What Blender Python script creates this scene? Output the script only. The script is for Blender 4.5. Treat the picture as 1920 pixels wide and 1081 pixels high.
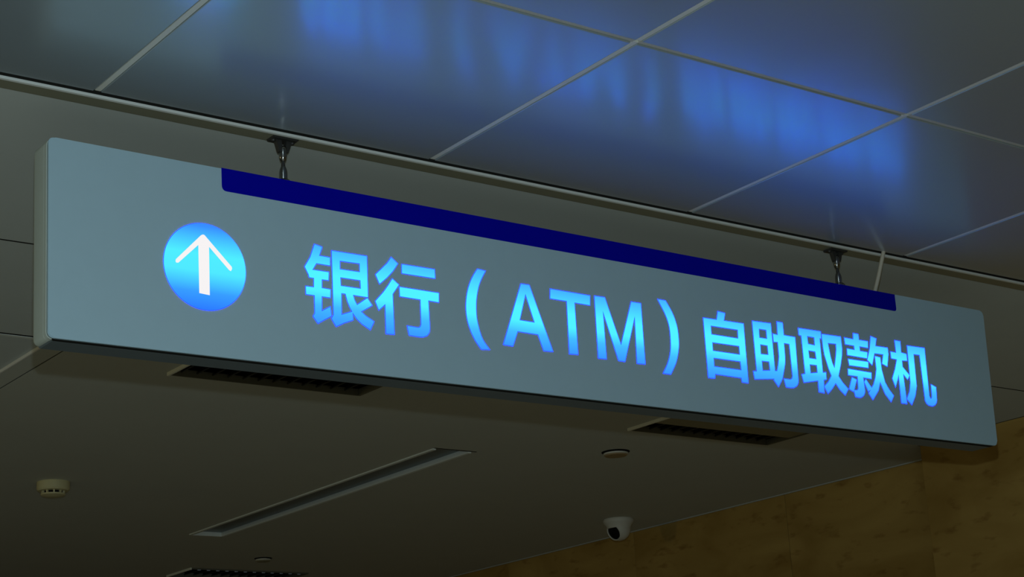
import bpy, bmesh, math, random
from mathutils import Matrix, Vector

for o in list(bpy.data.objects):
    bpy.data.objects.remove(o, do_unlink=True)
scene = bpy.context.scene
C = scene.collection
random.seed(7)

# ------------------------------------------------------------------ camera, world, lights, exposure
S = 1.1                                   # all plan measures below are in units of the ceiling height over the lens
EYE = 1.6                                 # height of the lens over the floor
def W(x, y, z):
    return Vector((x * S, y * S, EYE + z * S))

cam_data = bpy.data.cameras.new('camera')
cam_data.sensor_width = 36.0
cam_data.lens = 3352.05 / 1920 * 36.0
cam_data.clip_start = 0.05
cam = bpy.data.objects.new('camera', cam_data)
C.objects.link(cam)
cam.matrix_world = Matrix.Translation((0, 0, EYE)) @ Matrix((
    (0.8069104, -0.1282225, -0.5765888),
    (-0.5882296, -0.2631511, -0.7646813),
    (-0.0536806, 0.9561959, -0.2877636))).to_4x4()
scene.camera = cam

world = bpy.data.worlds.new('dim_hall')
scene.world = world
world.use_nodes = True
bg = world.node_tree.nodes['Background']
bg.inputs['Color'].default_value = (1.0, 0.94, 0.62, 1)
bg.inputs['Strength'].default_value = 0.035

def lamp(name, kind, loc, energy, color, **kw):
    d = bpy.data.lights.new(name, kind)
    d.energy = energy
    d.color = color
    for k, v in kw.items():
        setattr(d, k, v)
    o = bpy.data.objects.new(name, d)
    o.location = loc
    C.objects.link(o)
    return o

# the photographer's flash, on top of the camera
lamp('camera_flash', 'POINT', (0.002, 0.0, EYE + 0.098), 76.0, (0.73, 0.93, 1.0), shadow_soft_size=0.009)
# warm light falling in from the lit hall far off to the left
hall = lamp('hall_light', 'AREA', W(-3.0, 4.75, 0.72), 8.0, (1.0, 0.85, 0.40), shape='RECTANGLE', size=0.6, size_y=0.35)
hall.rotation_euler = (Vector((1, 0, 0.04))).to_track_quat('-Z', 'Z').to_euler()

# added fill lamp, unseen behind the camera; bounces warm light off the floor
fill_lamp = lamp('bounce_fill_light', 'AREA', W(-2.3, -1.0, 1.0), 47.0, (1.0, 0.93, 0.60), shape='RECTANGLE', size=2.4, size_y=1.2)

vs = scene.view_settings
scene.display_settings.display_device = 'sRGB'
vs.view_transform = 'Standard'
vs.look = 'None'
vs.exposure = 0.0
vs.gamma = 1.0
vs.use_curve_mapping = False

# ------------------------------------------------------------------ materials
def mat(name, color, rough=0.6, metal=0.0, spec=0.5, var=0.0, scale=6.0, bump=0.0, stretch=(1, 1, 1), coat=0.0, ior=1.5, tint=None):
    m = bpy.data.materials.new(name)
    m.use_nodes = True
    nt = m.node_tree
    b = nt.nodes['Principled BSDF']
    b.inputs['Base Color'].default_value = (*color, 1)
    b.inputs['Roughness'].default_value = rough
    b.inputs['Metallic'].default_value = metal
    b.inputs['Specular IOR Level'].default_value = spec
    b.inputs['IOR'].default_value = ior
    b.inputs['Coat Weight'].default_value = coat
    b.inputs['Coat Roughness'].default_value = 0.17
    if tint:
        b.inputs['Specular Tint'].default_value = (*tint, 1)
    if var or bump:
        tc = nt.nodes.new('ShaderNodeTexCoord')
        mp = nt.nodes.new('ShaderNodeMapping')
        mp.inputs['Scale'].default_value = stretch
        nz = nt.nodes.new('ShaderNodeTexNoise')
        nz.inputs['Scale'].default_value = scale
        nz.inputs['Detail'].default_value = 6
        nt.links.new(tc.outputs['Object'], mp.inputs['Vector'])
        nt.links.new(mp.outputs['Vector'], nz.inputs['Vector'])
        if var:
            mx = nt.nodes.new('ShaderNodeMix')
            mx.data_type = 'RGBA'
            mx.inputs[6].default_value = (*[max(0, c * (1 - var)) for c in color], 1)
            mx.inputs[7].default_value = (*[min(1, c * (1 + var)) for c in color], 1)
            if coat:
                mr = nt.nodes.new('ShaderNodeMapRange')
                mr.inputs['From Min'].default_value, mr.inputs['From Max'].default_value = 0.3, 0.7
                mr.inputs['To Min'].default_value, mr.inputs['To Max'].default_value = 0.13, 0.22
                nt.links.new(nz.outputs['Fac'], mr.inputs['Value'])
                nt.links.new(mr.outputs['Result'], b.inputs['Coat Roughness'])
            nt.links.new(nz.outputs['Fac'], mx.inputs[0])
            nt.links.new(mx.outputs[2], b.inputs['Base Color'])
        if bump:
            bp = nt.nodes.new('ShaderNodeBump')
            bp.inputs['Strength'].default_value = bump
            bp.inputs['Distance'].default_value = 0.002
            nt.links.new(nz.outputs['Fac'], bp.inputs['Height'])
            nt.links.new(bp.outputs['Normal'], b.inputs['Normal'])
    return m

def glow(name, stops):
    """Backlit acrylic: what it gives off runs from foot to head of the piece (LED row behind its middle)."""
    m = bpy.data.materials.new(name)
    m.use_nodes = True
    nt = m.node_tree
    nt.nodes.remove(nt.nodes['Principled BSDF'])
    out = nt.nodes['Material Output']
    em = nt.nodes.new('ShaderNodeEmission')
    if len(stops) == 1:
        em.inputs['Color'].default_value = (*stops[0][1], 1)
        em.inputs['Strength'].default_value = stops[0][2]
    else:
        tc = nt.nodes.new('ShaderNodeTexCoord')
        sp = nt.nodes.new('ShaderNodeSeparateXYZ')
        nt.links.new(tc.outputs['Generated'], sp.inputs[0])
        cr = nt.nodes.new('ShaderNodeValToRGB')
        el = cr.color_ramp.elements
        while len(el) < len(stops):
            el.new(0.5)
        for e, (p, c, k) in zip(el, stops):
            e.position = p
            e.color = (c[0] * k, c[1] * k, c[2] * k, 1)
        cr.color_ramp.interpolation = 'LINEAR'
        nt.links.new(sp.outputs['Z'], cr.inputs['Fac'])
        nt.links.new(cr.outputs['Color'], em.inputs['Color'])
        em.inputs['Strength'].default_value = 1.0
    nt.links.new(em.outputs[0], out.inputs['Surface'])
    return m

M = dict(
    tile=mat('satin_metal_ceiling_panel', (0.40, 0.475, 0.52), rough=0.33, metal=0.35, ior=1.6, var=0.03, scale=3.0, bump=0.02, coat=0.9),
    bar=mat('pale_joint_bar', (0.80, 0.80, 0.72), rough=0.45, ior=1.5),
    trim=mat('satin_trim', (0.27, 0.265, 0.19), rough=0.35, var=0.05),
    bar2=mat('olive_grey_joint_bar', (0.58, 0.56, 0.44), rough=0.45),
    lip=mat('white_lip', (0.85, 0.88, 0.86), rough=0.5),
    soffit=mat('matt_soffit_paint', (0.60, 0.64, 0.62), rough=0.9, spec=0.1, var=0.03, scale=9.0, bump=0.05),
    plaster=mat('painted_plasterboard', (0.60, 0.61, 0.54), rough=0.9, spec=0.1, var=0.03, scale=5.0, bump=0.05),
    bead=mat('white_corner_bead', (0.93, 0.91, 0.84), rough=0.35),
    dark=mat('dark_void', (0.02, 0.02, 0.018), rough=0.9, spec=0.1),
    face=mat('silver_grey_sign_face', (0.43, 0.60, 0.69), rough=0.55, spec=0.25, var=0.025, scale=30.0),
    case=mat('silver_grey_sign_case', (0.56, 0.63, 0.58), rough=0.5, spec=0.3, var=0.03, scale=20.0),
    blue=mat('dark_blue_film', (0.001, 0.001, 0.42), rough=0.6, spec=0.05),
    chrome=mat('dark_chromed_steel', (0.28, 0.28, 0.27), rough=0.22, metal=1.0, var=0.15, scale=40.0),
    black=mat('blackened_bracket_steel', (0.03, 0.03, 0.028), rough=0.5, var=0.2, scale=60.0),
    cable=mat('beige_cable_sheath', (0.55, 0.50, 0.40), rough=0.6, var=0.05, scale=50.0),
    alu=mat('pale_grey_rail', (0.80, 0.84, 0.80), rough=0.5, metal=0.0, var=0.04, scale=30.0),
    diffuser=mat('unlit_grey_diffuser', (0.13, 0.17, 0.19), rough=0.35, var=0.04, scale=10.0),
    blade=mat('dark_grille_blade', (0.035, 0.035, 0.030), rough=0.25, metal=0.0, var=0.1, scale=30.0),
    rail=mat('grille_frame_shaded', (0.14, 0.135, 0.10), rough=0.6, var=0.05, scale=20.0),
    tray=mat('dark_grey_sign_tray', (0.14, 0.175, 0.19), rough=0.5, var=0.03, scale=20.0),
    rail_grey=mat('mid_grey_edge_strip', (0.50, 0.53, 0.52), rough=0.6),
    glint=mat('pale_blue_grey_glint', (0.55, 0.65, 0.85), rough=0.35),
    groove=mat('sign_seam_shade_grey', (0.22, 0.25, 0.24), rough=0.6),
    grille=mat('grille_frame_lit', (0.85, 0.86, 0.76), rough=0.6, var=0.04, scale=20.0),
    flap=mat('olive_blank_plate', (0.34, 0.32, 0.22), rough=0.6, var=0.06, scale=20.0),
    plastic=mat('off_white_plastic', (0.68, 0.66, 0.58), rough=0.45, var=0.03, scale=30.0),
    ivory=mat('yellow_ivory_plastic', (0.66, 0.60, 0.34), rough=0.5, var=0.04, scale=30.0),
    brownish=mat('brown_cover_plate', (0.38, 0.27, 0.14), rough=0.5, var=0.06, scale=30.0),
    lens=mat('black_glass', (0.004, 0.005, 0.006), rough=0.12),
    floor=mat('polished_stone_floor', (0.36, 0.33, 0.27), rough=0.35, var=0.15, scale=2.5),
    wall=mat('grey_painted_wall', (0.25, 0.24, 0.20), rough=0.85, var=0.04, scale=3.0),
    grout=mat('dark_stone_joint', (0.14, 0.11, 0.06), rough=0.9),
    white_glow=glow('white_backlight', [(0, (1.0, 0.97, 0.97), 0.93)]),
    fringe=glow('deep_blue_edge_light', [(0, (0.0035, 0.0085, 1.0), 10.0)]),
    letter=glow('cyan_backlight', [
        (0.0, (0.040, 0.30, 4.0), 1), (0.24, (0.055, 0.50, 3.0), 1), (0.42, (0.08, 0.90, 1.8), 1),
        (0.64, (0.08, 0.90, 1.8), 1), (1.0, (0.055, 0.44, 3.6), 1)]),
    disc=glow('cyan_disc_backlight', [
        (0.0, (0.025, 0.20, 1.8), 1), (0.20, (0.04, 0.34, 1.7), 1), (0.44, (0.08, 0.82, 1.1), 1),
        (0.64, (0.08, 0.86, 1.0), 1), (0.97, (0.04, 0.27, 1.8), 1)]),
)

def marble_mat():
    m = bpy.data.materials.new('ochre_marble')
    m.use_nodes = True
    nt = m.node_tree
    b = nt.nodes['Principled BSDF']
    b.inputs['Roughness'].default_value = 0.55
    b.inputs['Specular IOR Level'].default_value = 0.25
    tc = nt.nodes.new('ShaderNodeTexCoord')
    oi = nt.nodes.new('ShaderNodeObjectInfo')
    ad = nt.nodes.new('ShaderNodeVectorMath')
    nt.links.new(tc.outputs['Object'], ad.inputs[0])
    sc = nt.nodes.new('ShaderNodeVectorMath')
    sc.operation = 'SCALE'
    sc.inputs[0].default_value = (3, 7, 11)
    nt.links.new(oi.outputs['Random'], sc.inputs['Scale'])
    nt.links.new(sc.outputs[0], ad.inputs[1])
    mp = nt.nodes.new('ShaderNodeMapping')
    mp.inputs['Scale'].default_value = (1, 1.0, 2.6)
    mp.inputs['Rotation'].default_value = (0.25, 0, 0)
    nt.links.new(ad.outputs[0], mp.inputs['Vector'])
    n1 = nt.nodes.new('ShaderNodeTexNoise')
    n1.inputs['Scale'].default_value = 2.2
    n1.inputs['Detail'].default_value = 5
    n1.inputs['Distortion'].default_value = 0.6
    n2 = nt.nodes.new('ShaderNodeTexNoise')
    n2.inputs['Scale'].default_value = 11
    n2.inputs['Detail'].default_value = 4
    for n in (n1, n2):
        nt.links.new(mp.outputs['Vector'], n.inputs['Vector'])
    r1 = nt.nodes.new('ShaderNodeValToRGB')
    e = r1.color_ramp.elements
    e[0].position, e[0].color = 0.32, (0.36, 0.215, 0.050, 1)
    e[1].position, e[1].color = 0.68, (0.54, 0.355, 0.105, 1)
    nt.links.new(n1.outputs['Fac'], r1.inputs['Fac'])
    r2 = nt.nodes.new('ShaderNodeValToRGB')
    e = r2.color_ramp.elements
    e[0].position, e[0].color = 0.24, (0.62, 0.52, 0.46, 1)
    e[1].position, e[1].color = 0.42, (1, 1, 1, 1)
    nt.links.new(n2.outputs['Fac'], r2.inputs['Fac'])
    mx = nt.nodes.new('ShaderNodeMix')
    mx.data_type = 'RGBA'
    mx.blend_type = 'MULTIPLY'
    mx.inputs[0].default_value = 1.0
    nt.links.new(r1.outputs['Color'], mx.inputs[6])
    nt.links.new(r2.outputs['Color'], mx.inputs[7])
    nt.links.new(mx.outputs[2], b.inputs['Base Color'])
    return m
M['marble'] = marble_mat()

# ------------------------------------------------------------------ helpers
def link_mesh(name, bm, m, parent=None, smooth=False):
    me = bpy.data.meshes.new(name)
    bmesh.ops.recalc_face_normals(bm, faces=bm.faces)
    bm.to_mesh(me)
    bm.free()
    me.materials.append(M[m] if isinstance(m, str) else m)
    if smooth:
        for p in me.polygons:
            p.use_smooth = True
        try:
            me.set_sharp_from_angle(angle=math.radians(35))
        except Exception:
            pass
    o = bpy.data.objects.new(name, me)
    C.objects.link(o)
    if parent:
        o.parent = parent
    return o

def share(o, parent, loc=None):
    c = o.copy()
    C.objects.link(c)
    c.parent = parent
    if loc is not None:
        c.location = loc
    return c

def copy_tree(root, loc):
    r = root.copy()
    C.objects.link(r)
    r.location = loc
    for ch in list(root.children):
        c = share(ch, r)
        for g in list(ch.children):
            share(g, c)
    return r

def empty(name, loc):
    o = bpy.data.objects.new(name, None)
    o.empty_display_size = 0.05
    o.location = loc
    C.objects.link(o)
    return o

def tag(o, label=None, cat=None, group=None, kind=None):
    for k, v in (('label', label), ('category', cat), ('group', group), ('kind', kind)):
        if v:
            o[k] = v
    return o

def box(bm, x0, x1, y0, y1, z0, z1, bevel=0.0):
    r = bmesh.ops.create_cube(bm, size=1.0)
    vs_ = r['verts']
    for v in vs_:
        v.co = Vector((x0 if v.co.x < 0 else x1, y0 if v.co.y < 0 else y1, z0 if v.co.z < 0 else z1))
    if bevel:
        es = list({e for v in vs_ for e in v.link_edges})
        bmesh.ops.bevel(bm, geom=es, offset=bevel, segments=2, affect='EDGES', profile=0.5)
    return bm

def ubox(bm, x0, x1, y0, y1, z0, z1, bevel=0.0):
    """A box given in plan units, world metres out."""
    a, b = W(x0, y0, z0), W(x1, y1, z1)
    return box(bm, a.x, b.x, a.y, b.y, a.z, b.z, bevel)

def new():
    return bmesh.new()

def lathe(bm, prof, n=32, M4=None):
    """prof: (radius, z) from one end to the other; closed where the radius is 0."""
    rings = []
    for r, z in prof:
        if r < 1e-6:
            rings.append([bm.verts.new((0, 0, z))])
        else:
            rings.append([bm.verts.new((r * math.cos(2 * math.pi * k / n), r * math.sin(2 * math.pi * k / n), z)) for k in range(n)])
    for a, b in zip(rings, rings[1:]):
        for k in range(n):
            k2 = (k + 1) % n
            if len(a) == 1 and len(b) == 1:
                continue
            if len(a) == 1:
                bm.faces.new((a[0], b[k], b[k2]))
            elif len(b) == 1:
                bm.faces.new((a[k], a[k2], b[0]))
            else:
                bm.faces.new((a[k], a[k2], b[k2], b[k]))
    if M4 is not None:
        vv = [v for r in rings for v in r]
        bmesh.ops.transform(bm, matrix=M4, verts=vv)
    return bm

def tube(bm, pts, r, n=10):
    pts = [Vector(p) for p in pts]
    rings = []
    for i, p in enumerate(pts):
        d = (pts[min(i + 1, len(pts) - 1)] - pts[max(i - 1, 0)]).normalized()
        a = d.orthogonal().normalized()
        if i and rings:
            prev = (rings[-1][0].co - pts[i - 1])
            a = (prev - d * prev.dot(d)).normalized()
        b = d.cross(a)
        rings.append([bm.verts.new(p + (a * math.cos(2 * math.pi * k / n) + b * math.sin(2 * math.pi * k / n)) * r) for k in range(n)])
    for s, t in zip(rings, rings[1:]):
        for k in range(n):
            bm.faces.new((s[k], s[(k + 1) % n], t[(k + 1) % n], t[k]))
    bm.faces.new(rings[0])
    bm.faces.new(rings[-1])
    return bm

def prism(bm, outline, y0, y1):
    """An outline in x, z pushed through from y0 to y1."""
    f = [bm.verts.new((x, y0, z)) for x, z in outline]
    g = [bm.verts.new((x, y1, z)) for x, z in outline]
    bm.faces.new(f)
    bm.faces.new(g)
    n = len(f)
    for i in range(n):
        bm.faces.new((f[i], f[(i + 1) % n], g[(i + 1) % n], g[i]))
    return bm

def round_poly(pts, r, n=5):
    out = []
    N = len(pts)
    for i, p in enumerate(pts):
        p = Vector(p)
        a = (Vector(pts[i - 1]) - p).normalized()
        b = (Vector(pts[(i + 1) % N]) - p).normalized()
        rr = r[i] if isinstance(r, (list, tuple)) else r
        if rr < 1e-6:
            out.append(tuple(p))
            continue
        s, e = p + a * rr, p + b * rr
        for k in range(n + 1):
            t = k / n
            out.append(tuple(s * (1 - t) ** 2 + p * 2 * t * (1 - t) + e * t * t))
    return out

def inset_poly(pts, d):
    c = sum((Vector(p) for p in pts), Vector((0, 0))) / len(pts)
    out = []
    N = len(pts)
    for i in range(N):
        p0, p, p1 = Vector(pts[i - 1]), Vector(pts[i]), Vector(pts[(i + 1) % N])
        e0, e1 = (p - p0).normalized(), (p1 - p).normalized()
        n0, n1 = Vector((-e0.y, e0.x)), Vector((-e1.y, e1.x))
        if n0.dot(c - p) < 0:
            n0, n1 = -n0, -n1
        k = (n0 + n1)
        k = k / max(0.3, k.dot(n0))
        out.append(tuple(p + k * d))
    return out

def sheet_letter(name, pieces, y_front, thick, m, parent, grow=0.0):
    """Cut-out lettering: outlines with holes (mm) filled as flat plates of their own thickness, facing -Y."""
    bm = new()
    for rings in pieces:
        cu = bpy.data.curves.new('outline', 'CURVE')
        cu.dimensions = '2D'
        cu.fill_mode = 'BOTH'
        cu.extrude = thick / 2
        cu.offset = grow
        for ring in rings:
            sp = cu.splines.new('POLY')
            sp.points.add(len(ring) - 1)
            for q, (x, z) in zip(sp.points, ring):
                q.co = (x / 1000, z / 1000, 0, 1)
            sp.use_cyclic_u = True
        ob = bpy.data.objects.new('outline', cu)
        me = bpy.data.meshes.new_from_object(ob)
        me.transform(Matrix.Translation((0, y_front + thick / 2, 0)) @ Matrix.Rotation(math.pi / 2, 4, 'X'))
        bm.from_mesh(me)
        bpy.data.objects.remove(ob)
        bpy.data.curves.remove(cu)
        bpy.data.meshes.remove(me)
    return link_mesh(name, bm, m, parent)

# ------------------------------------------------------------------ the setting
# near ceiling of square metal panels, z = 1
XB = [-0.72, -0.17, 0.38, 0.926, 1.4805, 2.016, 2.5635, 3.11, 3.655, 4.0]
YB = [-1.08, -0.53, 0.015, 0.56, 1.108, 1.655, 2.156]
bm = new()
ubox(bm, -0.72, 4.0, -1.08, 2.20, 1.022, 1.10)
ceiling = tag(link_mesh('ceiling', bm, 'dark'), 'dark void above the near metal panel ceiling', kind='structure')
for i in range(len(XB) - 1):
    for j in range(len(YB) - 1):
        bm = new()
        y1 = YB[j + 1] - (0.0055 if j < len(YB) - 2 else 0.004)
        ubox(bm, XB[i] + 0.0052, XB[i + 1] - 0.0060, YB[j] + 0.0050, y1, 1.0, 1.0225, 0.0012)
        link_mesh('ceiling_panel', bm, 'tile', ceiling)
for x in XB[1:-1]:
    for j in range(len(YB) - 1):
        bm = new()
        ubox(bm, x - 0.0036, x + 0.0044, YB[j] + 0.001, YB[j + 1] - 0.0045, 1.0015, 1.0225)
        link_mesh('joint_bar', bm, 'bar', ceiling)
for y in YB[1:-1]:
    for i in range(len(XB) - 1):
        bm = new()
        ubox(bm, XB[i] + 0.0046, XB[i + 1] - 0.0038, y - 0.0036, y + 0.0036, 1.0018, 1.0225)
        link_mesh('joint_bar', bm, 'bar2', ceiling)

# edge trim closing the panel field
bm = new()
ubox(bm, -2.0, 4.0, 2.1665, 2.1945, 0.9968, 1.03, 0.0008)
trim1 = tag(link_mesh('trim_1', bm, 'trim'), 'long metal edge strip between panel ceiling and soffit', kind='structure')
bm = new()
ubox(bm, -2.0, 4.0, 2.1600, 2.1660, 0.9958, 1.03, 0.0006)
link_mesh('lip', bm, 'lip', trim1)
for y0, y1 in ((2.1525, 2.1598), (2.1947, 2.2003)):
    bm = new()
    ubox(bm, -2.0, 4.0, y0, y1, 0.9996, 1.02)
    link_mesh('gap_shade_strip', bm, 'dark', trim1)  # dark strips put the shade of the open gaps into colour

# soffit of long painted boards behind it, z = 1
bm = new()
ubox(bm, -2.0, 4.3, 2.196, 9.6, 1.060, 1.12)
soffit = tag(link_mesh('ceiling', bm, 'dark'), 'void above the soffit boards', kind='structure')
for x1, y0, y1 in ((3.999, 2.2005, 2.807), (3.999, 2.8125, 3.205), (1.362, 3.2052, 3.358), (1.362, 3.3785, 3.93), (1.362, 3.9365, 4.49), (1.362, 4.4965, 5.05), (1.362, 5.0565, 9.5)):
    bm = new()
    ubox(bm, -2.0, x1, y0, y1, 1.0, 1.0185)
    link_mesh('soffit_board', bm, 'soffit', soffit)
bm = new()
ubox(bm, -2.0, 1.36, 3.3662, 3.3784, 0.9988, 1.0185)
link_mesh('joint_bar', bm, 'alu', soffit)
for x1, y0, y1 in ((3.999, 2.807, 2.8125), (1.362, 3.358, 3.3660), (1.362, 3.93, 3.9365)):
    bm = new()
    ubox(bm, -2.0, x1, y0, y1, 0.9998, 1.0185)
    link_mesh('joint_bar', bm, 'dark', soffit)

# plasterboard ceiling beyond, a few millimetres lower, with cut-outs for grilles and light
ZL = 0.994
K = ZL / 0.951
HOLES = dict(vent1=(1.604, 2.077, 3.15, 3.346), vent2=(2.899, 3.389, 3.15, 3.392), vent3=(2.897, 3.382, 5.848, 6.045), lamp=(2.5665, 2.688, 3.784, 5.190))
HOLES = {k: tuple(v * K for v in h) for k, h in HOLES.items()}
xs = sorted({1.4065, 3.999, 4.178, *[v for h in HOLES.values() for v in h[:2]]})
ys = sorted({3.206, 3.40, 9.5, *[v for h in HOLES.values() for v in h[2:]]})
bm = new()
vmap = {}
def vert(x, y):
    k = (round(x, 4), round(y, 4))
    if k not in vmap:
        vmap[k] = bm.verts.new(W(x, y, ZL))
    return vmap[k]
for x0, x1 in zip(xs, xs[1:]):
    for y0, y1 in zip(ys, ys[1:]):
        mx_, my_ = (x0 + x1) / 2, (y0 + y1) / 2
        if any(h[0] < mx_ < h[1] and h[2] < my_ < h[3] for h in HOLES.values()):
            continue
        if mx_ > 3.999 and my_ < 3.40:
            continue
        bm.faces.new((vert(x0, y0), vert(x1, y0), vert(x1, y1), vert(x0, y1)))
r = bmesh.ops.extrude_face_region(bm, geom=list(bm.faces))
for v in r['geom']:
    if isinstance(v, bmesh.types.BMVert):
        v.co.z += 0.013
lower = tag(link_mesh('ceiling', bm, 'plaster'), 'grey plasterboard ceiling with grilles and strip light behind the hanging sign', kind='structure')
bm = new()
ubox(bm, 1.3570, 1.4030, 3.206, 9.5, ZL, 1.006, 0.0006)
link_mesh('border_board', bm, 'plaster', lower)
bm = new()
ubox(bm, 1.4030, 1.4064, 3.206, 9.5, ZL + 0.0012, 1.006)
link_mesh('gap_shade_strip', bm, 'dark', lower)  # dark filler, painted as the shadow gap beside the border board
bm = new()
ubox(bm, 1.3515, 1.3569, 3.206, 9.5, ZL - 0.0012, 1.0, 0.0015)
link_mesh('edge_bead', bm, 'bead', lower)

# marble wall on the right, plane x = 4
bm = new()
ubox(bm, 4.017, 4.30, -3.0, 3.386, -EYE / S, 1.05)
ubox(bm, 4.197, 4.30, 3.386, 9.5, -EYE / S, 1.05)
wall_r = tag(link_mesh('wall_right', bm, 'grout'), 'wall clad with large ochre marble slabs, its near half standing forward', kind='structure')
ZS = [-EYE / S, -0.62, 0.19, 0.9995]
def slabs(x, ya):
    for y0, y1 in zip(ya, ya[1:]):
        for z0, z1 in zip(ZS, ZS[1:]):
            bm = new()
            d = random.uniform(-0.0008, 0.0008)
            ubox(bm, x + d, x + 0.017, y0 + 0.0008, y1 - 0.0008, z0 + 0.0007, z1 - 0.0007, 0.0006)
            link_mesh('marble_slab', bm, 'marble', wall_r)
slabs(4.0, [-2.83, -1.79, -0.75, 0.29, 1.325, 2.36, 3.388])
slabs(4.18, [3.388, 4.128, 4.90, 5.67, 6.44, 7.21, 7.98, 8.75, 9.5])
for z0, z1 in zip(ZS, ZS[1:]):
    bm = new()
    ubox(bm, 4.0174, 4.1795, 3.3868, 3.4000, z0 + 0.0007, z1 - 0.0007, 0.0006)
    link_mesh('marble_slab', bm, 'marble', wall_r)
bm = new()
ubox(bm, 4.1720, 4.1785, 3.402, 9.5, ZL - 0.0035, ZL + 0.0002, 0.0006)
tag(link_mesh('trim_2', bm, 'rail_grey'), 'thin grey edge strip where plasterboard ceiling meets marble', kind='structure')

bm = new()
ubox(bm, -4.5, 4.3, -4.0, 9.6, -EYE / S - 0.08, -EYE / S)
tag(link_mesh('floor', bm, 'floor'), 'polished stone floor of the hall', kind='structure')
bm = new()
ubox(bm, -4.5, 4.3, 9.5, 9.6, -EYE / S, 1.1)
tag(link_mesh('wall_back', bm, 'wall'), 'grey painted wall at the far end', kind='structure')
bm = new()
ubox(bm, -4.6, -4.5, 5.6, 9.6, -EYE / S, 1.1)
tag(link_mesh('wall_left_blocker', bm, 'wall'), 'unseen grey wall added left of the far hall to block light', kind='structure')  # unseen wall, added to keep light off the far ceiling

# ------------------------------------------------------------------ the hanging sign (millimetres in its own plane)
SO = W(1.84, 2.152, 0.79)
sign = tag(empty('hanging_sign', SO), 'long silver-grey lightbox sign with glowing blue lettering hung from the ceiling', 'sign')
Q = [(-1.0809, 0.1446), (1.0291, 0.1409), (1.0186, -0.1562), (-1.0752, -0.1632)]
RAD = 0.011
bm = new()
prism(bm, round_poly(Q, RAD), 0.0, 0.0040)
bmesh.ops.bevel(bm, geom=[e for e in bm.edges if all(abs(v.co.y) < 1e-6 for v in e.verts)], offset=0.0012, segments=2, affect='EDGES')
link_mesh('face_panel', bm, 'face', sign, True)
def loft(bm, rings):
    """Closed skin through (outline, y) rings that share one vertex count."""
    vs_ = [[bm.verts.new((x, y, z)) for x, z in o] for o, y in rings]
    n = len(vs_[0])
    for a, b in zip(vs_, vs_[1:]):
        for k in range(n):
            bm.faces.new((a[k], a[(k + 1) % n], b[(k + 1) % n], b[k]))
    bm.faces.new(vs_[0])
    bm.faces.new(vs_[-1])
    return bm
def ring(d):
    return round_poly(inset_poly(Q, d), max(0.003, RAD - d))
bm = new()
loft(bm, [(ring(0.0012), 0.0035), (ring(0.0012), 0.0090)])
link_mesh('seam_shade', bm, 'groove', sign)  # grey filler carries the groove's shade in its colour
bm = new()
loft(bm, [(ring(0.0008), 0.0085), (ring(0.0003), 0.0090), (ring(0.0003), 0.0185), (ring(0.0008), 0.0190)])
link_mesh('front_frame', bm, 'case', sign, True)
bm = new()
loft(bm, [(ring(0.0010), 0.0190), (ring(0.0005), 0.0195), (ring(0.0005), 0.0540), (ring(0.0015), 0.0585), (ring(0.0040), 0.0620), (ring(0.0085), 0.0640)])
link_mesh('rear_housing', bm, 'case', sign, True)
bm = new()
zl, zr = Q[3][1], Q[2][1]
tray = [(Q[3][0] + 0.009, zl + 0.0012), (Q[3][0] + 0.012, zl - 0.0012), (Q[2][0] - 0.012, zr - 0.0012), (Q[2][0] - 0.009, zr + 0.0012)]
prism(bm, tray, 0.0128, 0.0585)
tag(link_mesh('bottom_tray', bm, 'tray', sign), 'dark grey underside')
bm = new()
prism(bm, tray, 0.0040, 0.0122)
link_mesh('bottom_slot_shade', bm, 'dark', sign)  # dark strip paints the unlit groove under the face

BAR = [(-0.7970, 0.1452), (-0.7963, 0.1072), (0.7497, 0.1050), (0.7497, 0.1412)]
bm = new()
prism(bm, round_poly(BAR, [0, 0.009, 0.007, 0]), -0.0006, 0.0004)
tag(link_mesh('header_strip', bm, 'blue', sign), 'dark blue strip along the top edge')

# arrow disc
DC, DR = (-0.82585, -0.02185), 0.06916
def circle(r, n=72):
    return [(DC[0] + r * math.cos(2 * math.pi * k / n), DC[1] + r * math.sin(2 * math.pi * k / n)) for k in range(n)]
bm = new()
prism(bm, circle(DR), -0.0012, 0.0003)
disc = tag(link_mesh('arrow_disc', bm, 'disc', sign), 'glowing light blue disc with white arrow')
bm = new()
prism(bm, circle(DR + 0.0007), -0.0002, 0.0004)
link_mesh('disc_edge', bm, 'fringe', disc)

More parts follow.
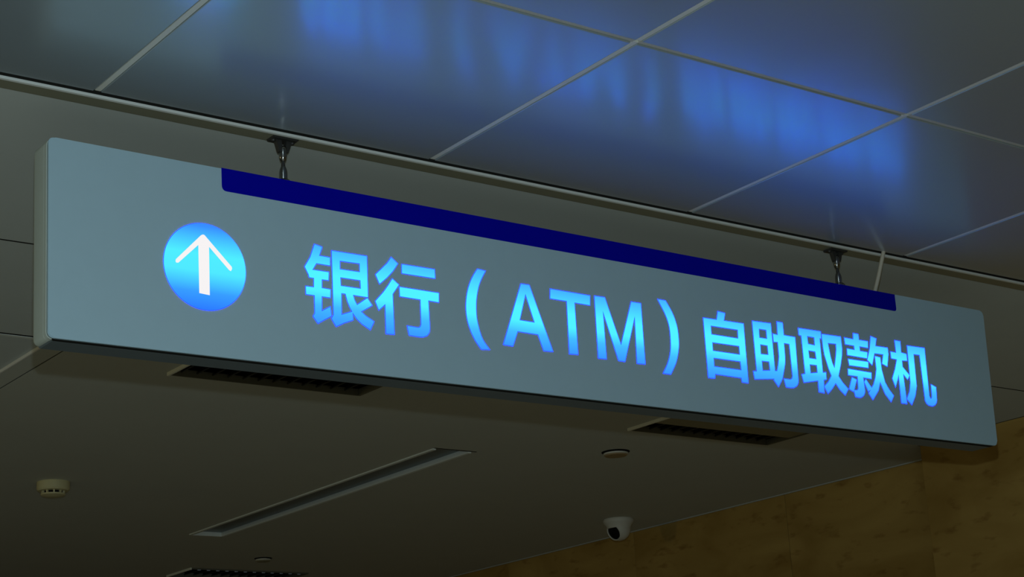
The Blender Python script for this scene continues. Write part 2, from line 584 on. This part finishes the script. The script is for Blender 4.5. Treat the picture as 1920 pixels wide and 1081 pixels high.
GLYPHS = {
'yin': [[[(-631.4,43.3), (-617.8,40.6), (-623.7,25.1), (-603.6,24.8), (-603.9,11.7), (-629.0,12.0), (-636.7,-0.4), (-606.5,-0.3), (-607.4,-13.7), (-619.8,-13.8), (-620.2,-28.7), (-604.2,-29.1), (-604.9,-42.4), (-620.6,-42.3), (-621.2,-67.5), (-605.3,-58.1), (-603.6,-73.0), (-616.5,-80.5), (-628.4,-88.0), (-636.6,-77.6), (-633.4,-72.3), (-633.2,-42.3), (-648.9,-42.4), (-649.1,-29.7), (-634.2,-29.4), (-633.8,-13.6), (-642.3,-13.6), (-643.6,-8.8), (-650.2,3.1), (-639.6,20.7)]], [[(-599.5,37.0), (-533.5,37.4), (-533.8,-32.6), (-562.2,-32.3), (-559.3,-41.4), (-554.9,-48.8), (-534.8,-34.5), (-526.3,-45.5), (-547.8,-58.8), (-538.7,-65.4), (-523.6,-72.7), (-531.0,-86.9), (-546.6,-78.9), (-555.7,-71.7), (-561.9,-64.2), (-568.1,-54.2), (-572.4,-44.8), (-575.7,-32.2), (-584.0,-32.2), (-584.8,-69.0), (-563.7,-60.8), (-563.2,-74.6), (-580.0,-81.3), (-594.9,-89.2), (-602.8,-77.2), (-598.9,-70.5)], [(-585.2,22.4), (-547.2,23.2), (-547.4,8.0), (-585.6,7.6)], [(-585.1,-5.7), (-546.9,-5.5), (-546.5,-20.2), (-584.6,-20.3)]]],
'xing': [[[(-485.8,42.3), (-473.6,33.2), (-484.2,18.5), (-496.2,5.7), (-510.1,-6.3), (-517.1,8.5), (-503.3,21.8), (-493.3,31.7)]], [[(-485.1,5.2), (-473.0,-3.3), (-485.8,-20.9), (-485.2,-89.5), (-500.6,-90.0), (-500.3,-39.7), (-513.3,-51.4), (-519.2,-37.4), (-503.0,-19.8), (-492.9,-6.5)]], [[(-465.2,33.2), (-400.2,33.4), (-400.0,18.2), (-465.5,18.0)]], [[(-471.4,-7.0), (-393.7,-7.3), (-394.5,-23.0), (-415.5,-22.7), (-414.7,-71.3), (-416.2,-78.3), (-420.8,-84.0), (-428.7,-87.1), (-438.5,-87.7), (-455.9,-87.2), (-458.7,-72.4), (-437.8,-72.8), (-433.4,-71.1), (-431.1,-66.5), (-430.6,-23.0), (-471.1,-22.7)]]],
'lp': [[[(-294.7,45.5), (-296.1,43.4), (-298.1,40.3), (-300.4,36.7), (-302.6,33.0), (-304.6,29.4), (-306.2,26.2), (-307.8,23.0), (-309.2,19.7), (-310.5,16.3), (-311.8,12.6), (-313.0,8.5), (-314.2,4.1), (-315.3,-0.4), (-316.2,-4.9), (-317.0,-9.2), (-317.5,-13.3), (-317.9,-17.2), (-318.1,-21.1), (-318.3,-24.9), (-318.3,-28.6), (-318.3,-32.2), (-318.3,-35.5), (-318.1,-38.9), (-317.8,-42.3), (-317.3,-45.9), (-316.6,-49.9), (-315.6,-54.1), (-314.6,-58.4), (-313.5,-62.5), (-312.3,-66.2), (-311.2,-69.4), (-310.2,-72.2), (-309.0,-74.9), (-307.6,-77.5), (-306.0,-80.2), (-303.9,-83.1), (-301.2,-86.2), (-298.5,-89.2), (-296.2,-91.8), (-294.5,-93.6), (-311.0,-95.1), (-312.7,-93.0), (-315.2,-90.1), (-318.0,-86.7), (-320.9,-83.1), (-323.3,-79.6), (-325.4,-76.1), (-327.4,-72.6), (-329.3,-69.0), (-330.9,-65.3), (-332.5,-61.6), (-333.8,-58.0), (-335.0,-54.4), (-336.0,-50.7), (-336.8,-47.0), (-337.5,-43.2), (-338.0,-39.2), (-338.3,-35.1), (-338.5,-30.9), (-338.5,-26.7), (-338.4,-22.4), (-338.0,-18.1), (-337.5,-13.8), (-336.8,-9.4), (-336.0,-5.2), (-335.1,-1.1), (-334.1,2.8), (-333.0,6.6), (-331.8,10.2), (-330.4,13.8), (-329.0,17.3), (-327.3,20.9), (-325.5,24.5), (-323.6,28.0), (-321.6,31.3), (-319.8,34.4), (-317.8,37.4), (-315.7,40.3), (-313.7,43.0), (-312.0,45.2), (-310.8,46.8)]]],
'A': [[[(-219.3,32.5), (-201.5,32.8), (-158.3,-81.8), (-177.8,-82.6), (-188.0,-54.7), (-232.6,-54.1), (-244.4,-81.8), (-263.8,-81.4)], [(-210.8,16.3), (-194.0,-34.4), (-227.0,-34.0)]]],
'T': [[[(-155.0,31.9), (-66.2,31.2), (-67.7,13.8), (-102.8,14.2), (-102.5,-81.0), (-121.2,-81.8), (-119.5,14.7), (-156.3,14.8)]]],
'M': [[[(-55.2,32.2), (-32.0,32.5), (-1.5,-53.7), (30.4,32.2), (52.7,32.2), (52.2,-81.8), (33.5,-82.5), (36.3,7.3), (4.6,-82.3), (-9.6,-82.0), (-38.7,8.1), (-38.0,-82.0), (-56.1,-82.6)]]],
'rp': [[[(113.6,45.4), (115.7,42.5), (118.7,38.3), (122.1,33.4), (125.5,28.3), (128.2,23.5), (130.4,18.9), (132.4,14.2), (134.0,9.4), (135.5,4.6), (136.6,-0.2), (137.5,-5.1), (138.0,-10.1), (138.3,-15.2), (138.4,-20.0), (138.4,-24.6), (138.3,-28.6), (138.1,-32.3), (137.8,-35.8), (137.2,-39.5), (136.3,-43.7), (135.2,-48.3), (133.9,-53.3), (132.2,-58.5), (130.3,-63.8), (128.1,-69.0), (125.2,-74.5), (121.5,-80.4), (117.8,-86.2), (114.5,-91.1), (112.2,-94.5), (94.9,-94.5), (96.8,-91.6), (99.6,-87.5), (102.8,-82.7), (105.9,-77.7), (108.5,-73.0), (110.6,-68.4), (112.6,-63.7), (114.3,-59.0), (115.7,-54.3), (116.9,-49.6), (117.9,-45.0), (118.5,-40.5), (118.9,-36.0), (119.2,-31.4), (119.3,-26.8), (119.4,-22.0), (119.5,-17.0), (119.3,-12.0), (119.0,-7.1), (118.3,-2.4), (117.3,2.1), (116.2,6.3), (114.8,10.5), (113.0,14.8), (110.9,19.4), (108.1,24.8), (104.6,30.8), (101.0,36.8), (97.8,41.9), (95.6,45.5)]]],
'zi': [[[(244.3,41.0), (261.9,39.7), (257.1,24.4), (308.1,24.8), (306.3,-91.5), (291.0,-91.3), (290.1,-83.1), (222.7,-82.5), (221.0,-91.0), (205.4,-91.4), (205.6,23.6), (239.6,24.0)], [(222.3,10.9), (292.1,11.1), (291.1,-6.7), (221.9,-6.5)], [(222.4,-21.4), (291.6,-21.0), (291.8,-38.4), (222.0,-38.4)], [(222.3,-51.6), (291.3,-51.1), (291.9,-68.7), (221.8,-68.9)]]],
'zhu': [[[(332.4,33.0), (381.0,34.0), (380.1,-60.9), (385.1,-60.2), (386.6,-63.2), (380.2,-75.6), (324.8,-81.8), (323.1,-67.5), (332.1,-66.6)], [(347.8,19.9), (367.8,19.9), (367.8,1.5), (346.6,1.5)], [(347.3,-11.1), (367.2,-11.5), (367.1,-30.4), (346.4,-30.9)], [(347.1,-43.7), (367.3,-43.2), (367.8,-61.3), (347.1,-63.8)]], [[(398.9,39.8), (413.7,39.4), (413.5,14.3), (444.0,13.9), (441.0,-73.5), (439.5,-78.9), (435.2,-84.3), (426.9,-88.5), (417.2,-89.4), (406.6,-89.3), (403.2,-73.8), (419.4,-73.9), (425.0,-71.2), (427.2,-66.0), (426.9,-1.5), (411.9,-1.1), (411.0,-30.5), (409.5,-41.3), (406.1,-52.3), (397.9,-74.3), (385.8,-90.5), (375.6,-78.4), (385.2,-63.3), (391.4,-46.8), (395.5,-30.5), (395.9,-1.1), (385.1,-1.9), (384.7,13.6), (397.7,12.8)]]],
'qu': [[[(456.0,33.7), (517.5,34.1), (516.7,20.0), (512.5,20.1), (511.3,-50.5), (520.2,-48.9), (519.6,-62.8), (511.7,-64.5), (509.5,-91.0), (495.6,-90.2), (496.5,-67.5), (456.5,-75.1), (452.6,-59.9), (462.5,-57.9), (462.5,19.7), (456.0,20.2)], [(478.0,20.6), (498.1,20.2), (497.7,3.3), (478.2,4.2)], [(477.3,-8.5), (496.9,-8.9), (497.8,-24.6), (477.7,-24.7)], [(477.0,-36.8), (497.3,-36.4), (497.0,-52.0), (476.8,-55.2)]], [[(520.0,29.1), (573.5,29.9), (573.5,5.5), (570.8,-9.4), (564.6,-28.3), (554.6,-52.9), (565.2,-65.4), (578.6,-76.7), (568.6,-89.4), (555.5,-79.9), (544.9,-67.4), (533.1,-80.3), (520.4,-90.9), (512.4,-77.9), (525.0,-67.7), (535.8,-54.0), (530.2,-41.0), (526.1,-27.0), (522.0,-13.0), (520.4,1.4)], [(534.5,13.0), (558.4,13.9), (557.4,1.9), (554.9,-9.3), (546.3,-38.4), (541.0,-27.2), (537.9,-14.8)]]],
'kuan': [[[(611.6,41.6), (625.7,41.4), (625.6,29.3), (651.4,29.2), (649.8,16.0), (624.9,16.5), (625.1,6.2), (646.4,6.0), (643.7,-6.4), (587.8,-5.7), (588.5,7.2), (610.5,6.6), (610.2,16.1), (584.8,16.3), (584.2,29.2), (610.1,28.7)]], [[(588.7,-14.4), (645.8,-14.1), (644.3,-26.2), (590.1,-26.5)]], [[(585.0,-34.9), (651.3,-36.0), (649.8,-48.3), (625.7,-47.8), (626.6,-74.7), (625.2,-80.3), (621.6,-85.2), (615.9,-88.9), (609.3,-90.6), (598.0,-89.9), (595.6,-77.4), (605.1,-76.8), (608.8,-72.8), (610.5,-47.2), (583.6,-47.2)]], [[(593.8,-51.6), (606.0,-54.9), (593.7,-80.1), (582.5,-75.8)]], [[(633.3,-51.8), (648.6,-68.9), (637.3,-75.2), (628.1,-57.3)]], [[(662.4,41.1), (677.6,38.2), (672.3,21.9), (708.6,22.2), (708.9,9.5), (701.3,-17.0), (687.5,-12.9), (694.0,7.3), (667.3,6.8), (656.7,-18.8), (644.7,-9.6), (655.6,14.8)]], [[(668.3,0.4), (683.0,-0.8), (683.0,-24.9), (688.9,-52.0), (698.4,-65.9), (710.1,-77.6), (700.8,-90.5), (686.2,-76.2), (674.7,-51.6), (666.3,-70.8), (647.5,-91.3), (637.9,-79.1), (655.3,-59.1), (663.0,-43.6), (668.4,-26.4)]]],
'ji': [[[(733.5,40.9), (749.4,40.5), (748.0,16.7), (763.8,15.3), (763.3,1.4), (747.9,0.3), (747.4,-13.4), (765.5,-29.3), (758.6,-38.5), (746.6,-27.5), (747.5,-90.3), (731.9,-90.3), (733.1,-29.0), (728.4,-40.6), (719.4,-57.9), (713.0,-41.3), (724.4,-20.5), (733.4,1.0), (716.8,1.6), (716.7,15.1), (733.5,14.5)]], [[(769.7,33.7), (822.2,34.5), (818.9,-68.1), (821.4,-73.5), (826.0,-72.1), (827.8,-68.2), (829.5,-42.6), (843.2,-46.9), (840.9,-74.5), (838.2,-80.4), (833.5,-84.9), (825.3,-88.1), (814.6,-87.3), (808.4,-84.1), (805.3,-78.8), (804.9,18.3), (785.9,18.1), (783.4,-50.0), (775.6,-71.3), (762.3,-90.8), (750.0,-80.3), (761.0,-63.4), (766.4,-44.2)]]],
'arrow': [[[(-829.9,29.2), (-827.4,28.5), (-780.9,-16.5), (-780.6,-19.7), (-782.6,-23.2), (-785.5,-22.0), (-819.9,11.0), (-819.0,-67.0), (-836.5,-65.9), (-837.9,11.2), (-871.5,-22.3), (-874.8,-22.7), (-876.1,-20.6), (-875.6,-17.3), (-833.3,27.6)]]],}
tag(sheet_letter('arrow', GLYPHS['arrow'], -0.0017, 0.0012, 'white_glow', disc), 'white arrow pointing straight up')
for key, kind, label in (
        ('yin', 'character', 'glowing character 银'), ('xing', 'character', 'glowing character 行'),
        ('lp', 'bracket', 'glowing opening bracket'), ('A', 'letter', 'glowing letter A'), ('T', 'letter', 'glowing letter T'),
        ('M', 'letter', 'glowing letter M'), ('rp', 'bracket', 'glowing closing bracket'), ('zi', 'character', 'glowing character 自'),
        ('zhu', 'character', 'glowing character 助'), ('qu', 'character', 'glowing character 取'),
        ('kuan', 'character', 'glowing character 款'), ('ji', 'character', 'glowing character 机')):
    o = tag(sheet_letter(kind, GLYPHS[key], -0.0006, 0.0007, 'letter', sign, grow=0.0), label)
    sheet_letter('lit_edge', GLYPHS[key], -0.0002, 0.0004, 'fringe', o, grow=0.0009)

# ------------------------------------------------------------------ hangers, built once at their own foot (the sign's top) and copied
HZ = (0.9952 - 0.927) * S                      # sign top to ceiling
def make_hanger():
    t = empty('ceiling_hanger', (0, 0, 0))
    bm = new()
    prism(bm, round_poly([(-0.024, 0.0), (0.024, 0.0), (0.022, -0.0035), (-0.022, -0.0035)], 0.001), -0.012, 0.012)
    for v in bm.verts:
        v.co.z += HZ + 0.0020
    link_mesh('ceiling_plate', bm, 'black', t)
    for s in (-1, 1):
        bm = new()
        lathe(bm, [(0, -0.0045), (0.003, -0.0042), (0.0042, -0.002), (0.0042, 0.0)], 14, Matrix.Translation((s * 0.0175, 0, HZ)))
        link_mesh('screw', bm, 'black', t, True)
    for s in (-1, 1):
        bm = new()
        o_ = [(s * 0.0155, HZ), (s * 0.0045, HZ), (s * 0.0035, HZ - 0.012), (s * 0.0050, HZ - 0.022), (s * 0.0085, HZ - 0.021)]
        prism(bm, o_, -0.0045, 0.0045)
        link_mesh('clevis_arm', bm, 'black', t)
    bm = new()
    lathe(bm, [(0, HZ - 0.009), (0.0045, HZ - 0.010), (0.0066, HZ - 0.014), (0.0066, HZ - 0.028), (0.0050, HZ - 0.034), (0.0030, HZ - 0.0365), (0, HZ - 0.0365)], 20)
    link_mesh('upper_fitting', bm, 'chrome', t, True)
    bm = new()
    lathe(bm, [(0, HZ - 0.035), (0.0028, HZ - 0.035), (0.0023, HZ - 0.038), (0.0034, HZ - 0.042), (0.0034, HZ - 0.048), (0, HZ - 0.048)], 16)
    link_mesh('threaded_rod', bm, 'black', t, True)
    bm = new()
    lathe(bm, [(0, HZ - 0.045), (0.0038, HZ - 0.045), (0.0060, HZ - 0.051), (0.0068, HZ - 0.056), (0.0068, 0.002), (0, 0.002)], 20)
    link_mesh('lower_fitting', bm, 'chrome', t, True)
    bm = new()
    lathe(bm, [(0, 0.006), (0.010, 0.006), (0.0125, 0.003), (0.0125, -0.001), (0, -0.001)], 20)
    link_mesh('sign_flange', bm, 'chrome', t, True)
    return t
h1 = make_hanger()
h1.location = W(1.232, 2.180, 0.927)
tag(h1, 'dark steel turnbuckle hanger above the arrow end of the blue strip', 'hanger', 'hangers holding the sign')
h2 = copy_tree(h1, W(2.404, 2.180, 0.926))
tag(h2, 'dark steel turnbuckle hanger beside the beige cable at the sign\'s far end', 'hanger', 'hangers holding the sign')

# power cable, slanting from a panel down into the sign
bm = new()
p0, p1 = W(2.502, 2.1485, 1.001), W(2.5005, 2.186, 0.917)
tube(bm, [p0, p0 * 0.75 + p1 * 0.25 + Vector((0.0006, 0, 0)), p0 * 0.5 + p1 * 0.5 + Vector((0.001, 0, 0)), p0 * 0.25 + p1 * 0.75 + Vector((0.0006, 0, 0)), p1], 0.0042, 12)
tag(link_mesh('power_cable', bm, 'cable', None, True), 'beige power cable running from metal ceiling panel down into the sign', 'cable')

# ------------------------------------------------------------------ air grilles
def grille(key, n, label, blank=False, glints=False):
    x0, x1, y0, y1 = HOLES[key]
    c = W((x0 + x1) / 2, (y0 + y1) / 2, ZL)
    hx, hy = (x1 - x0) / 2 * S, (y1 - y0) / 2 * S
    t = tag(empty('air_vent', c), label, 'vent', 'air grilles in the plasterboard ceiling')
    f, d = 0.006, 0.006
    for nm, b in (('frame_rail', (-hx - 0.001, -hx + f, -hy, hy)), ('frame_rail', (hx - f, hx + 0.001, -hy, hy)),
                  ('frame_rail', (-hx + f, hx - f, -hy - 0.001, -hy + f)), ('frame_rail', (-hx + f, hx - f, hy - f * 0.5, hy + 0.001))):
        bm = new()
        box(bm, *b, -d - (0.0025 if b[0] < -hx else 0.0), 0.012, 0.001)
        link_mesh(nm, bm, 'grille' if b[0] < -hx else 'rail', t)  # left rail pale, the rest dark: side light painted into one frame
    bm = new()
    box(bm, -hx, hx, -hy, hy, 0.046, 0.050)
    link_mesh('backing', bm, 'dark', t)
    yn = -hy + f
    if blank:
        yn = hy - 0.090 * S
        bm = new()
        box(bm, -hx + f, hx - f, -hy + f, yn, -0.003, 0.001, 0.0006)
        link_mesh('blank_plate', bm, 'flap', t)
    proto = None
    for k in range(n):
        x = -hx + (k + 1.0) * (2 * hx) / (n + 1)
        if proto is None:
            bm = new()
            box(bm, -0.0022, 0.0022, yn + 0.002, hy - 0.006, -0.016, 0.016, 0.0018)
            bmesh.ops.rotate(bm, verts=bm.verts, cent=(0, 0, 0), matrix=Matrix.Rotation(math.radians(32), 3, 'Y'))
            proto = link_mesh('blade', bm, 'blade', t, True)
            proto.location = (x, 0, 0.016)
        else:
            share(proto, t, (x, 0, 0.016))
    if glints:
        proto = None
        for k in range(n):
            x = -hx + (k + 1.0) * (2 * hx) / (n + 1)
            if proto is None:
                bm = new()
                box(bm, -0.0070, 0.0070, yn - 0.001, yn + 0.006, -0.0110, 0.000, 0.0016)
                proto = link_mesh('blade_glint', bm, 'glint', t, True)  # pale blocks paint the flash glints on the blade ends
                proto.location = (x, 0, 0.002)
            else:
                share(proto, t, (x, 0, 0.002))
    return t
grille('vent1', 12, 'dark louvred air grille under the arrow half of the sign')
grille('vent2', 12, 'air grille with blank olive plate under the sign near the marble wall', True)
grille('vent3', 12, 'louvred air grille with painted blade glints furthest from the sign, beyond the long light', glints=True)

# ------------------------------------------------------------------ recessed strip light, switched off
x0, x1, y0, y1 = HOLES['lamp']
c = W((x0 + x1) / 2, (y0 + y1) / 2, ZL)
hx, hy = (x1 - x0) / 2 * S, (y1 - y0) / 2 * S
t = tag(empty('recessed_light', c), 'long switched-off strip light recessed in the plasterboard ceiling', 'light')
for s in (-1, 1):
    bm = new()
    box(bm, s * hx - (0.001 if s < 0 else 0.012), s * hx + (0.012 if s < 0 else 0.001), -hy, hy, -0.004, 0.030, 0.001)
    link_mesh('side_rail', bm, 'alu', t)
    bm = new()
    box(bm, -hx + 0.012, hx - 0.012, s * hy - 0.006, s * hy + 0.006, -0.004 if s > 0 else 0.002, 0.030, 0.001)
    link_mesh('end_cap', bm, 'alu' if s > 0 else 'dark', t)
bm = new()
box(bm, -hx + 0.002, hx + 0.014, -hy - 0.011, -hy - 0.005, -0.0008, 0.004)
link_mesh('end_gap_shade', bm, 'dark', t)  # dark strip painted where only a shadow gap shows
bm = new()
box(bm, -hx + 0.008, hx - 0.008, -hy + 0.004, hy - 0.004, 0.011, 0.019, 0.001)
link_mesh('diffuser', bm, 'diffuser', t)

# ------------------------------------------------------------------ small ceiling fittings
def smoke_detector(x, y):
    t = tag(empty('smoke_detector', W(x * K, y * K, ZL)), 'small round yellowed smoke detector on the plasterboard ceiling', 'detector')
    t.scale = (K, K, K)
    bm = new()
    lathe(bm, [(0, 0), (0.047, 0), (0.048, -0.003), (0.048, -0.021), (0.044, -0.0265), (0.030, -0.0275), (0, -0.0275)], 36)
    link_mesh('housing', bm, 'ivory', t, True)
    bm = new()
    lathe(bm, [(0, -0.027), (0.029, -0.027), (0.027, -0.036), (0, -0.036)], 28)
    link_mesh('vent_core', bm, 'dark', t, True)
    for k in range(10):
        a = 2 * math.pi * k / 10
        bm = new()
        box(bm, 0.0255, 0.0345, -0.0022, 0.0022, -0.037, -0.026)
        bmesh.ops.rotate(bm, verts=bm.verts, cent=(0, 0, 0), matrix=Matrix.Rotation(a, 3, 'Z'))
        link_mesh('rib', bm, 'ivory', t)
    bm = new()
    lathe(bm, [(0, -0.0355), (0.036, -0.0355), (0.035, -0.039), (0.022, -0.0425), (0, -0.0435)], 32)
    link_mesh('bottom_cap', bm, 'ivory', t, True)
    return t
smoke_detector(1.842, 4.535)

def cover(x, y, r, label, m):
    t = tag(empty('ceiling_cover', W(x * K, y * K, ZL)), label, 'cover')
    t.scale = (K, K, K)
    bm = new()
    lathe(bm, [(0, 0), (r * 1.14, 0), (r * 1.14, -0.0012), (0, -0.0012)], 36)
    link_mesh('rim_shade', bm, 'dark', t, True)  # dark disc paints a shadow ring round the cover
    bm = new()
    lathe(bm, [(r * 0.5, -0.001), (r, -0.0045), (r * 1.0, -0.0085), (r * 0.94, -0.0095), (r * 0.90, -0.0090), (0, -0.0085)], 36)
    link_mesh('ring', bm, 'plastic', t, True)
    bm = new()
    lathe(bm, [(0, -0.0080), (r * 0.93, -0.0096), (r * 0.86, -0.0125), (0, -0.0135)], 36)
    link_mesh('plate', bm, m, t, True)
    return t
cover(3.060, 3.636, 0.037, 'small round brown cover plate on the plasterboard ceiling beside the strip light', 'brownish')
cover(3.045, 5.580, 0.030, 'faint small dark round cover just before the furthest air grille', 'flap')

def dome_camera(x, y):
    t = tag(empty('dome_camera', W(x * K, y * K, ZL)), 'white ceiling security camera with black eye beside the marble wall', 'camera')
    t.scale = (K, K, K)
    bm = new()
    lathe(bm, [(0, 0), (0.054, 0), (0.056, -0.003), (0.056, -0.010), (0.053, -0.016), (0.046, -0.024), (0.043, -0.034), (0, -0.034)], 40)
    link_mesh('base', bm, 'plastic', t, True)
    aim = Vector((-0.90, -0.06, -0.44)).normalized()
    R = aim.to_track_quat('Z', 'Y').to_matrix().to_4x4()
    T = Matrix.Translation((0, 0, -0.036))
    bm = new()
    prof = [(0, -0.042)] + [(0.042 * math.cos(a), 0.042 * math.sin(a)) for a in [math.radians(d) for d in range(-80, 43, 10)]] + [(0.0285, 0.031), (0.027, 0.027), (0, 0.027)]
    lathe(bm, prof, 40, T @ R)
    link_mesh('ball', bm, 'plastic', t, True)
    bm = new()
    lathe(bm, [(0, 0.025), (0.0265, 0.0268), (0.0265, 0.0295), (0.015, 0.0325), (0, 0.0335)], 36, T @ R)
    link_mesh('lens_window', bm, 'lens', t, True)
    bm = new()
    tube(bm, [(0.03 * math.cos(a), 0.03 * math.sin(a), 0.0305) for a in [2 * math.pi * k / 36 for k in range(37)]], 0.0016, 6)
    bmesh.ops.transform(bm, matrix=T @ R, verts=bm.verts)
    link_mesh('lens_ring', bm, 'plastic', t, True)
    return t
dome_camera(3.782, 4.505)
